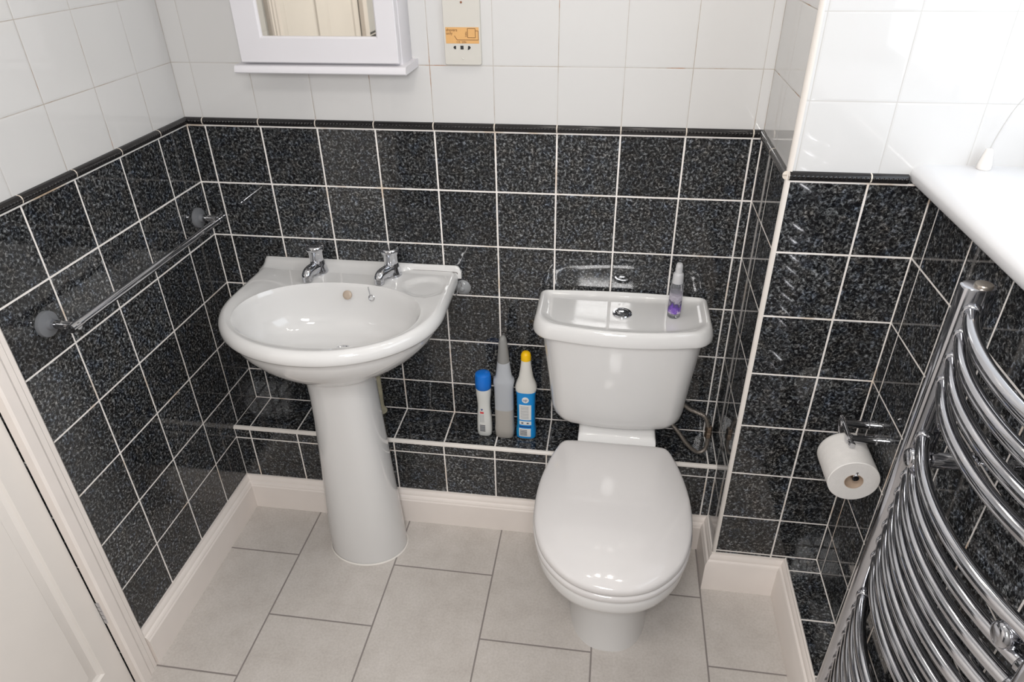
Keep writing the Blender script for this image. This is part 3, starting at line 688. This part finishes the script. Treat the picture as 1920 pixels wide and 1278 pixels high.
# ================================================================== SHAVER SOCKET
SS = root('shaver_socket', 'cream shaver socket plate with an orange label on the white tiles', 'shaver socket', (0.7465, 0, 1.42))
PLT = mat('cream_switch_plastic', rgb(200, 197, 190), 0.35)
bm = bmesh.new(); zz0, zz1 = 1.3475, 1.4940
prof_ = rbox2(0.7035, 0.7905, zz0, zz1, (0.004,)*4, 5)
loft(bm, [[(p[0], 0.0, p[1]) for p in prof_], [(p[0], -0.007, p[1]) for p in prof_], [(0.747+(p[0]-0.747)*0.975, -0.0095, 1.4207+(p[1]-1.4207)*0.985) for p in prof_]])
part(bm, 'faceplate', PLT, SS, 30)
LB = mat('orange_label', rgb(214, 166, 106), 0.45, noise=0.06, nscale=30); INK = mat('brown_ink', rgb(120, 84, 48), 0.6)
bm = bmesh.new(); box(bm, 0.7085, 0.7862, -0.0100, -0.0090, 1.3945, 1.4290); lbl = part(bm, 'label', LB, SS, smooth=False)
bm = bmesh.new()
def ln(x0, z0, x1, z1, w=0.0006):
    a = Vector((x0, 0, z0)); b = Vector((x1, 0, z1)); d = (b-a).normalized(); n = Vector((-d.z, 0, d.x))*w
    pr_ = [a-n, b-n, b+n, a+n]; loft(bm, [[(p.x, -0.0099, p.z) for p in pr_], [(p.x, -0.0103, p.z) for p in pr_]])
for s in [(0.7600, 1.4265, 0.7780, 1.4265), (0.7780, 1.4265, 0.7780, 1.4070), (0.7780, 1.4070, 0.7600, 1.4070), (0.7600, 1.4070, 0.7600, 1.4265), (0.7780, 1.4215, 0.7848, 1.4215), (0.7848, 1.4215, 0.7848, 1.4022), (0.7848, 1.4022, 0.7350, 1.4022), (0.7350, 1.4022, 0.7290, 1.4110)]: ln(*s)
part(bm, 'wiring_diagram', INK, lbl, smooth=False)
def text(body, loc, size, m, parent, name='lettering', rz=0.0, depth=0.0002, rot=None):
    cu = bpy.data.curves.new(name, 'FONT'); cu.body = body; cu.size = size; cu.extrude = depth
    o = bpy.data.objects.new(name, cu); COL.objects.link(o)
    dg = bpy.context.evaluated_depsgraph_get(); me = bpy.data.meshes.new_from_object(o.evaluated_get(dg)); bpy.data.objects.remove(o)
    me.materials.clear(); me.materials.append(m)
    R = rot if rot is not None else Matrix.Rotation(PI/2, 4, 'X')
    off = Vector(); p = parent
    while p is not None: off += p.location; p = p.parent
    me.transform(Matrix.Translation(Vector(loc)-off) @ R @ Matrix.Rotation(rz, 4, 'Z'))
    oo = bpy.data.objects.new(name, me); COL.objects.link(oo); oo.parent = parent; return oo
text('shavers', (0.7098, -0.0102, 1.4205), 0.0088, INK, lbl); text('only', (0.7098, -0.0102, 1.4135), 0.0088, INK, lbl)
text('115  230v', (0.733, -0.0102, 1.3957), 0.0060, INK, lbl); text('240v', (0.7585, -0.0102, 1.4085), 0.0060, INK, lbl, rz=PI/2)
bm = bmesh.new()
for c, shp in ((0.7285, [(-0.0035, 0), (-0.001, 0.0032), (0.003, 0.0036), (0.003, -0.0036), (-0.001, -0.0032)]), (0.7455, [(-0.0036, 0.0040), (0.0036, 0.0040), (0.0036, -0.0040), (-0.0036, -0.0040)]), (0.7625, [(-0.0025, 0.0036), (0.001, 0.0034), (0.0038, 0), (0.0012, -0.0034), (-0.0036, -0.0056)])):
    loft(bm, [[(c+x, -0.0089, 1.3858+z) for x, z in shp], [(c+x, -0.0100, 1.3858+z) for x, z in shp]])
part(bm, 'socket_hole', mat('black_socket', rgb(34, 34, 34), 0.6), SS, smooth=False)
for x, z, m_ in ((0.7465, 1.3615, PLT), (0.7480, 1.4805, mat('rusty_screw', rgb(140, 96, 76), 0.6, metal=0.5))):
    bm = bmesh.new(); lathe(bm, (x, -0.0092, z), [(0.0026, 0), (0.0025, -0.0012), (0.001, -0.0018)], 14, 'Y'); part(bm, 'screw', m_, SS)

# ================================================================== BOTTLES ON THE LEDGE
BZL = ZL+0.0006
def sq(c, hx, hy, z, n=3.0, N=40):
    out = []
    for i in range(N):
        a = 2*PI*i/N; co, si = math.cos(a), math.sin(a); out.append((c[0]+hx*math.copysign(abs(co)**(2/n), co), c[1]+hy*math.copysign(abs(si)**(2/n), si), z))
    return out
# 1 small white bottle with blue cap
c1 = (0.7765, -0.088); B1 = root('cleaner_bottle', 'small white waisted bottle with a blue cap, leftmost of three on the ledge', 'bottle', (*c1, BZL), 'bottles on the tiled ledge')
bm = bmesh.new(); rg = [sq(c1, 0.0195, 0.0155, BZL), sq(c1, 0.0215, 0.0172, BZL+0.004), sq(c1, 0.0225, 0.018, BZL+0.02), sq(c1, 0.0215, 0.0175, BZL+0.06), sq(c1, 0.0185, 0.016, BZL+0.100, 2.6), sq(c1, 0.0195, 0.0175, BZL+0.125, 2.3), sq(c1, 0.0220, 0.0210, BZL+0.150, 2.1), sq(c1, 0.0225, 0.0220, BZL+0.168, 2.0), sq(c1, 0.0215, 0.0210, BZL+0.172, 2.0)]
loft(bm, rg); bd = part(bm, 'bottle_body', mat('white_bottle', rgb(212, 213, 210), 0.25), B1, 60)
bm = bmesh.new(); lathe(bm, (*c1, BZL+0.1685), [(0.0225, 0), (0.0232, 0.001), (0.0238, 0.020), (0.0232, 0.040), (0.0215, 0.047), (0.0160, 0.0505), (0.006, 0.0515)], 36)
part(bm, 'cap', mat('blue_cap', rgb(22, 112, 206), 0.28), B1)
GREY = mat('grey_print', rgb(96, 98, 104), 0.5); RED = mat('red_print', rgb(206, 70, 72), 0.5); LGR = mat('light_grey_print', rgb(168, 170, 172), 0.5)
NAVY = mat('navy_print', rgb(22, 52, 118), 0.4); WHT = mat('white_label', rgb(224, 224, 222), 0.35); AQUA = mat('aqua_label', rgb(26, 158, 206), 0.3); BLU = mat('blue_label', rgb(22, 138, 212), 0.3)
def decal(parent, name, m, cx, cyf, pieces, th=0.0004):
    """thin printed pieces in front of a bottle; each piece x0,x1,z0,z1 offset from centre and base, with front depth given by cyf(x,z)"""
    bm = bmesh.new()
    for (x0, x1, z0, z1) in pieces:
        nx = max(1, int(abs(x1-x0)/0.004)); nz = max(1, int(abs(z1-z0)/0.01))
        f = [[(cx+x0+(x1-x0)*i/nx, BZL+z0+(z1-z0)*j/nz) for i in range(nx+1)] for j in range(nz+1)]
        F = [[bm.verts.new((x, cyf(x-cx, z-BZL)-th, z)) for x, z in r] for r in f]; K = [[bm.verts.new((x, cyf(x-cx, z-BZL)+0.0006, z)) for x, z in r] for r in f]
        for j in range(nz):
            for i in range(nx):
                bm.faces.new((F[j][i], F[j][i+1], F[j+1][i+1], F[j+1][i])); bm.faces.new((K[j][i], K[j+1][i], K[j+1][i+1], K[j][i+1]))
        for j in range(nz):
            bm.faces.new((F[j][0], F[j+1][0], K[j+1][0], K[j][0])); bm.faces.new((F[j][nx], K[j][nx], K[j+1][nx], F[j+1][nx]))
        for i in range(nx):
            bm.faces.new((F[0][i], K[0][i], K[0][i+1], F[0][i+1])); bm.faces.new((F[nz][i], F[nz][i+1], K[nz][i+1], K[nz][i]))
    return part(bm, name, m, parent, smooth=True, ang=50)
def interp(tab, z):
    for (z0, a), (z1, b) in zip(tab, tab[1:]):
        if z <= z1: return [p+(q-p)*(z-z0)/(z1-z0) for p, q in zip(a, b)]
    return tab[-1][1]
t1 = [(0, (0.0195, 0.0155, 3)), (0.004, (0.0215, 0.0172, 3)), (0.02, (0.0225, 0.018, 3)), (0.06, (0.0215, 0.0175, 3)), (0.10, (0.0185, 0.016, 2.6)), (0.125, (0.0195, 0.0175, 2.3)), (0.15, (0.022, 0.021, 2.1)), (0.17, (0.0225, 0.022, 2))]
def yfront(tab, cy):
    def f(x, z):
        hx, hy, n = interp(tab, max(z, 0)); t = min(0.98, abs(x)/hx); return cy-hy*(1-t**n)**(1/n)
    return f
y1 = yfront(t1, c1[1])
decal(bd, 'barcode', GREY, c1[0], y1, [(-0.012+i*0.0+0, 0.004, 0.018+i*0.0042, 0.0208+i*0.0042) for i in range(6)])
decal(bd, 'emblem', RED, c1[0], y1, [(-0.010, 0.001, 0.083, 0.0895)]); decal(bd, 'emblem', NAVY, c1[0], y1, [(-0.008, -0.001, 0.0975, 0.0995), (-0.0065, -0.0025, 0.0955, 0.0975), (-0.0055, -0.0035, 0.0935, 0.0955)])
decal(bd, 'small_print', LGR, c1[0], y1, [(-0.011+i*0.0035, -0.0095+i*0.0035, 0.052, 0.080) for i in range(4)])
# 2 tall translucent bottle, grey liquid in its lower third
c2 = (0.8375, -0.090); B2 = root('spray_bottle', 'tall translucent bottle with grey liquid, middle of three on the ledge', 'bottle', (*c2, BZL), 'bottles on the tiled ledge')
FR = mat('frosted_plastic', rgb(206, 210, 216), 0.32, trans=0.35, ior=1.25, alpha=1.0)
t2 = [(0, (0.0235, 0.018, 3)), (0.005, (0.0275, 0.0215, 3)), (0.03, (0.0295, 0.0235, 3)), (0.05, (0.0275, 0.022, 3)), (0.12, (0.0275, 0.022, 3)), (0.180, (0.0275, 0.022, 3)), (0.196, (0.0305, 0.0235, 2.6)), (0.206, (0.0290, 0.0225, 2.4)), (0.214, (0.0230, 0.0195, 2.3)), (0.245, (0.0195, 0.017, 2.2)), (0.262, (0.0175, 0.0160, 2)), (0.266, (0.0150, 0.0145, 2))]
bm = bmesh.new(); loft(bm, [sq(c2, *h[:2], BZL+z, h[2]) for z, h in t2[3:]], False, True); 
part(bm, 'bottle_body', FR, B2, 60)
bm = bmesh.new(); loft(bm, [sq(c2, h[0]*k, h[1]*k, BZL+z, h[2]) for z, h, k in [(0, t2[0][1], 1), (0.005, t2[1][1], 1), (0.03, t2[2][1], 1), (0.05, t2[3][1], 1.004), (0.104, (0.0276, 0.0221, 3), 1.004)]], True, True)
part(bm, 'liquid_level', mat('grey_liquid', rgb(184, 180, 174), 0.3, trans=0.2, ior=1.3), B2, 60)
bm = bmesh.new(); loft(bm, [sq(c2, *h[:2], BZL+z, h[2]) for z, h in [(0.262, (0.0165, 0.0155, 2)), (0.268, (0.0170, 0.0160, 2)), (0.274, (0.0168, 0.0160, 2)), (0.300, (0.0145, 0.015, 2)), (0.325, (0.0120, 0.0135, 2)), (0.338, (0.0098, 0.012, 2)), (0.345, (0.0060, 0.008, 2)), (0.347, (0.002, 0.003, 2))]])
part(bm, 'nozzle_cover', mat('grey_clear_cap', rgb(158, 158, 156), 0.22, trans=0.25, ior=1.3), B2, 60)
# 3 white bottle, blue label, yellow cap
c3 = (0.9010, -0.086); B3 = root('bleach_bottle', 'white bottle with blue label and yellow cap, rightmost of three on the ledge', 'bottle', (*c3, BZL), 'bottles on the tiled ledge')
t3 = [(0, (0.0245, 0.0165, 3)), (0.005, (0.0285, 0.0200, 3)), (0.028, (0.0290, 0.0215, 3)), (0.050, (0.0260, 0.0205, 3)), (0.10, (0.0258, 0.0205, 3)), (0.158, (0.0270, 0.0210, 3)), (0.170, (0.0300, 0.0225, 2.6)), (0.182, (0.0315, 0.0225, 2.4)), (0.196, (0.0275, 0.0210, 2.2)), (0.215, (0.0205, 0.0180, 2.1)), (0.245, (0.0162, 0.0155, 2)), (0.270, (0.0135, 0.0135, 2)), (0.273, (0.0120, 0.0120, 2))]
bm = bmesh.new(); loft(bm, [sq(c3, *h[:2], BZL+z, h[2]) for z, h in t3]); b3 = part(bm, 'bottle_body', mat('white_bottle_plastic', rgb(214, 212, 206), 0.3), B3, 60)
bm = bmesh.new(); 
loft(bm, [sq(c3, h[0]*1.012+0.0002, h[1]*1.012+0.0002, BZL+z, h[2]) for z, h in t3[1:7]], False, False)
part(bm, 'blue_sleeve', BLU, B3, 60)
bm = bmesh.new(); lathe(bm, (*c3, BZL+0.2715), [(0.0130, 0), (0.0145, 0.001), (0.0142, 0.014), (0.0125, 0.021), (0.0085, 0.0255), (0.003, 0.027)], 28); part(bm, 'cap', mat('yellow_cap', rgb(240, 190, 10), 0.35), B3)
t3s = [(z, (h[0]*1.012+0.0002, h[1]*1.012+0.0003, h[2])) for z, h in t3]; y3 = yfront(t3s, c3[1])
decal(b3, 'label_panel', WHT, c3[0], y3, [(-0.018, 0.017, 0.074, 0.128), (-0.018, 0.017, 0.056, 0.069), (-0.019, 0.016, 0.012, 0.042)])
y3b = yfront([(z, (h[0]+0.0003, h[1]+0.0005, h[2])) for z, h in t3s], c3[1])
decal(b3, 'small_print', LGR, c3[0], y3b, [(-0.014, 0.010, 0.079+i*0.0052, 0.0812+i*0.0052) for i in range(9)])
decal(b3, 'barcode', GREY, c3[0], y3b, [(-0.016, 0.005, 0.017+i*0.0045, 0.0192+i*0.0045) for i in range(5)])
decal(b3, 'icon_strip', GREY, c3[0], y3b, [(-0.012, -0.006, 0.060, 0.065), (0.004, 0.010, 0.060, 0.065)])
decal(b3, 'label_band', NAVY, c3[0], y3b, [(-0.018, 0.017, 0.047, 0.0505)])
decal(b3, 'label_band', AQUA, c3[0], y3, [(-0.0245, -0.0205, 0.015, 0.125)])
bm = bmesh.new(); yy = y3(0, 0.146)
lathe(bm, (c3[0]+0.0005, yy+0.0006, BZL+0.146), [(0.0100, 0), (0.0100, -0.0012)], 28, 'Y'); emb = part(bm, 'round_emblem', WHT, b3)
text('up', (c3[0]-0.0070, yy-0.0008, BZL+0.1425), 0.0135, NAVY, emb)

# ================================================================== SPRAY BOTTLE ON THE CISTERN
c4 = (1.2865, -0.101); Z4 = 0.7594; B4 = root('mist_bottle', 'small clear mist spray with purple floral print, standing on the toilet cistern', 'bottle', (*c4, Z4))
CLR = mat('clear_bottle', rgb(228, 230, 234), 0.06, trans=0.9, ior=1.2)
bm = bmesh.new(); lathe(bm, (*c4, Z4), [(0.0135, 0.0), (0.0160, 0.002), (0.0166, 0.008), (0.0166, 0.080), (0.0158, 0.090), (0.0135, 0.0955), (0.0128, 0.099)], 40); part(bm, 'bottle_body', CLR, B4, 50)
m5, nt, b = new_mat('purple_print'); g = G(nt); tc = nt.nodes.new('ShaderNodeTexCoord'); sp = nt.nodes.new('ShaderNodeSeparateXYZ'); nt.links.new(tc.outputs['Object'], sp.inputs[0])
nz = g.noise(tc.outputs['Object'], 95, 3, 0.6); hh = g.m('ADD', g.m('MULTIPLY', sp.outputs['Z'], 13.5), g.m('MULTIPLY', g.m('SUBTRACT', nz, 0.5), 0.9))
nt.links.new(g.ramp(hh, [(0.16, rgb(196, 182, 206)), (0.28, rgb(122, 84, 178)), (0.44, rgb(96, 62, 160)), (0.56, rgb(66, 62, 84)), (0.66, rgb(190, 184, 198)), (0.85, rgb(206, 196, 214))]), b.inputs['Base Color']); b.inputs['Roughness'].default_value = 0.25
nt.links.new(g.m('MULTIPLY', g.m('MINIMUM', g.m('MAXIMUM', g.m('SUBTRACT', 1.25, hh), 0.25), 0.92), 1.0), b.inputs['Alpha'])
bm = bmesh.new(); loft(bm, [circ((*c4, Z4+z), 0.01675, 40) for z in (0.014, 0.03, 0.05, 0.072)], False, False); part(bm, 'printed_label', m5, B4)
SPR = mat('white_pump', rgb(206, 206, 208), 0.35, trans=0.15)
bm = bmesh.new(); lathe(bm, (*c4, Z4+0.097), [(0.0138, 0), (0.0140, 0.002), (0.0132, 0.022), (0.0118, 0.026), (0.0092, 0.028), (0.0088, 0.040), (0.0085, 0.047), (0.0066, 0.052), (0.002, 0.053)], 32)
lathe(bm, (c4[0], c4[1]-0.0080, Z4+0.139), [(0.0022, 0), (0.0020, -0.003)], 12, 'Y'); part(bm, 'pump', SPR, B4)

# ================================================================== BLIND CORD
BC = root('blind_cord', 'thin white blind cord with a cone toggle resting on the window board', 'cord', (1.790, -0.322, ZS1))
bm = bmesh.new(); lathe(bm, (1.790, -0.322, ZS1+0.0003), [(0.0115, 0), (0.0125, 0.002), (0.0118, 0.010), (0.0075, 0.032), (0.0060, 0.037), (0.003, 0.038)], 24)
part(bm, 'toggle', mat('white_toggle', rgb(228, 224, 220), 0.4), BC)
bm = bmesh.new(); tube(bm, smoothpts([(1.790, -0.322, ZS1+0.036), (1.797, -0.320, 1.300), (1.812, -0.318, 1.345), (1.838, -0.320, 1.395), (1.862, -0.325, 1.45), (1.880, -0.335, 1.60), (1.885, -0.345, 1.85), (1.885, -0.345, WZ)], 8), 0.0009, 6)
part(bm, 'cord', mat('white_cord', rgb(190, 188, 186), 0.7), BC)

# ================================================================== CEILING LIGHT
CL = root('ceiling_spotlight', 'chrome ceiling fitting with four lit spot lamps', 'ceiling light', (1.10, -0.38, HC))
bm = bmesh.new(); lathe(bm, (1.10, -0.38, HC), [(0.055, 0), (0.055, -0.018), (0.045, -0.024)], 32); tube(bm, [(1.10, -0.38, HC-0.02), (1.11, -0.325, 2.30)], 0.008)
part(bm, 'ceiling_rose', CHROME, CL)
bm = bmesh.new(); tube(bm, smoothpts([(p[0], p[1], 2.30) for p in LAMPS], 8), 0.008); part(bm, 'curved_bar', CHROME, CL)
m6, nt, b = new_mat('lit_bulb_glass'); b.inputs['Emission Color'].default_value = (1, 0.93, 0.82, 1); b.inputs['Emission Strength'].default_value = 12
for p in LAMPS:
    bm = bmesh.new(); lathe(bm, (p[0], p[1], 2.20), [(0.038, 0.0), (0.036, 0.03), (0.022, 0.07), (0.010, 0.075), (0.008, 0.10)], 24, cap0=False); sh = part(bm, 'lamp_shade', CHROME, CL)
    bm = bmesh.new(); lathe(bm, (p[0], p[1], 2.20), [(0.010, 0.005), (0.033, 0.004), (0.034, 0.008)], 24); part(bm, 'bulb', m6, sh)

OL = root('added_fill_lamp', 'added round white opal fill lamp over the near end of the room', 'ceiling light', (0.90, -1.75, HC))  # unseen fitting, added to carry the fill light
bm = bmesh.new(); lathe(bm, (0.90, -1.75, HC), [(0.17, 0), (0.17, -0.018), (0.155, -0.022)], 48); part(bm, 'fill_lamp_base', PAINT, OL)
m7, nt, b = new_mat('fill_lamp_glow'); b.inputs['Base Color'].default_value = (0.9, 0.9, 0.88, 1); b.inputs['Emission Color'].default_value = (1, 0.95, 0.88, 1); b.inputs['Emission Strength'].default_value = 2.5  # glow of the added lamp, extra fill for the room
bm = bmesh.new(); lathe(bm, (0.90, -1.75, HC), [(0.162, -0.020), (0.165, -0.040), (0.150, -0.075), (0.110, -0.100), (0.06, -0.111), (0.01, -0.114)], 48); part(bm, 'fill_lamp_globe', m7, OL)
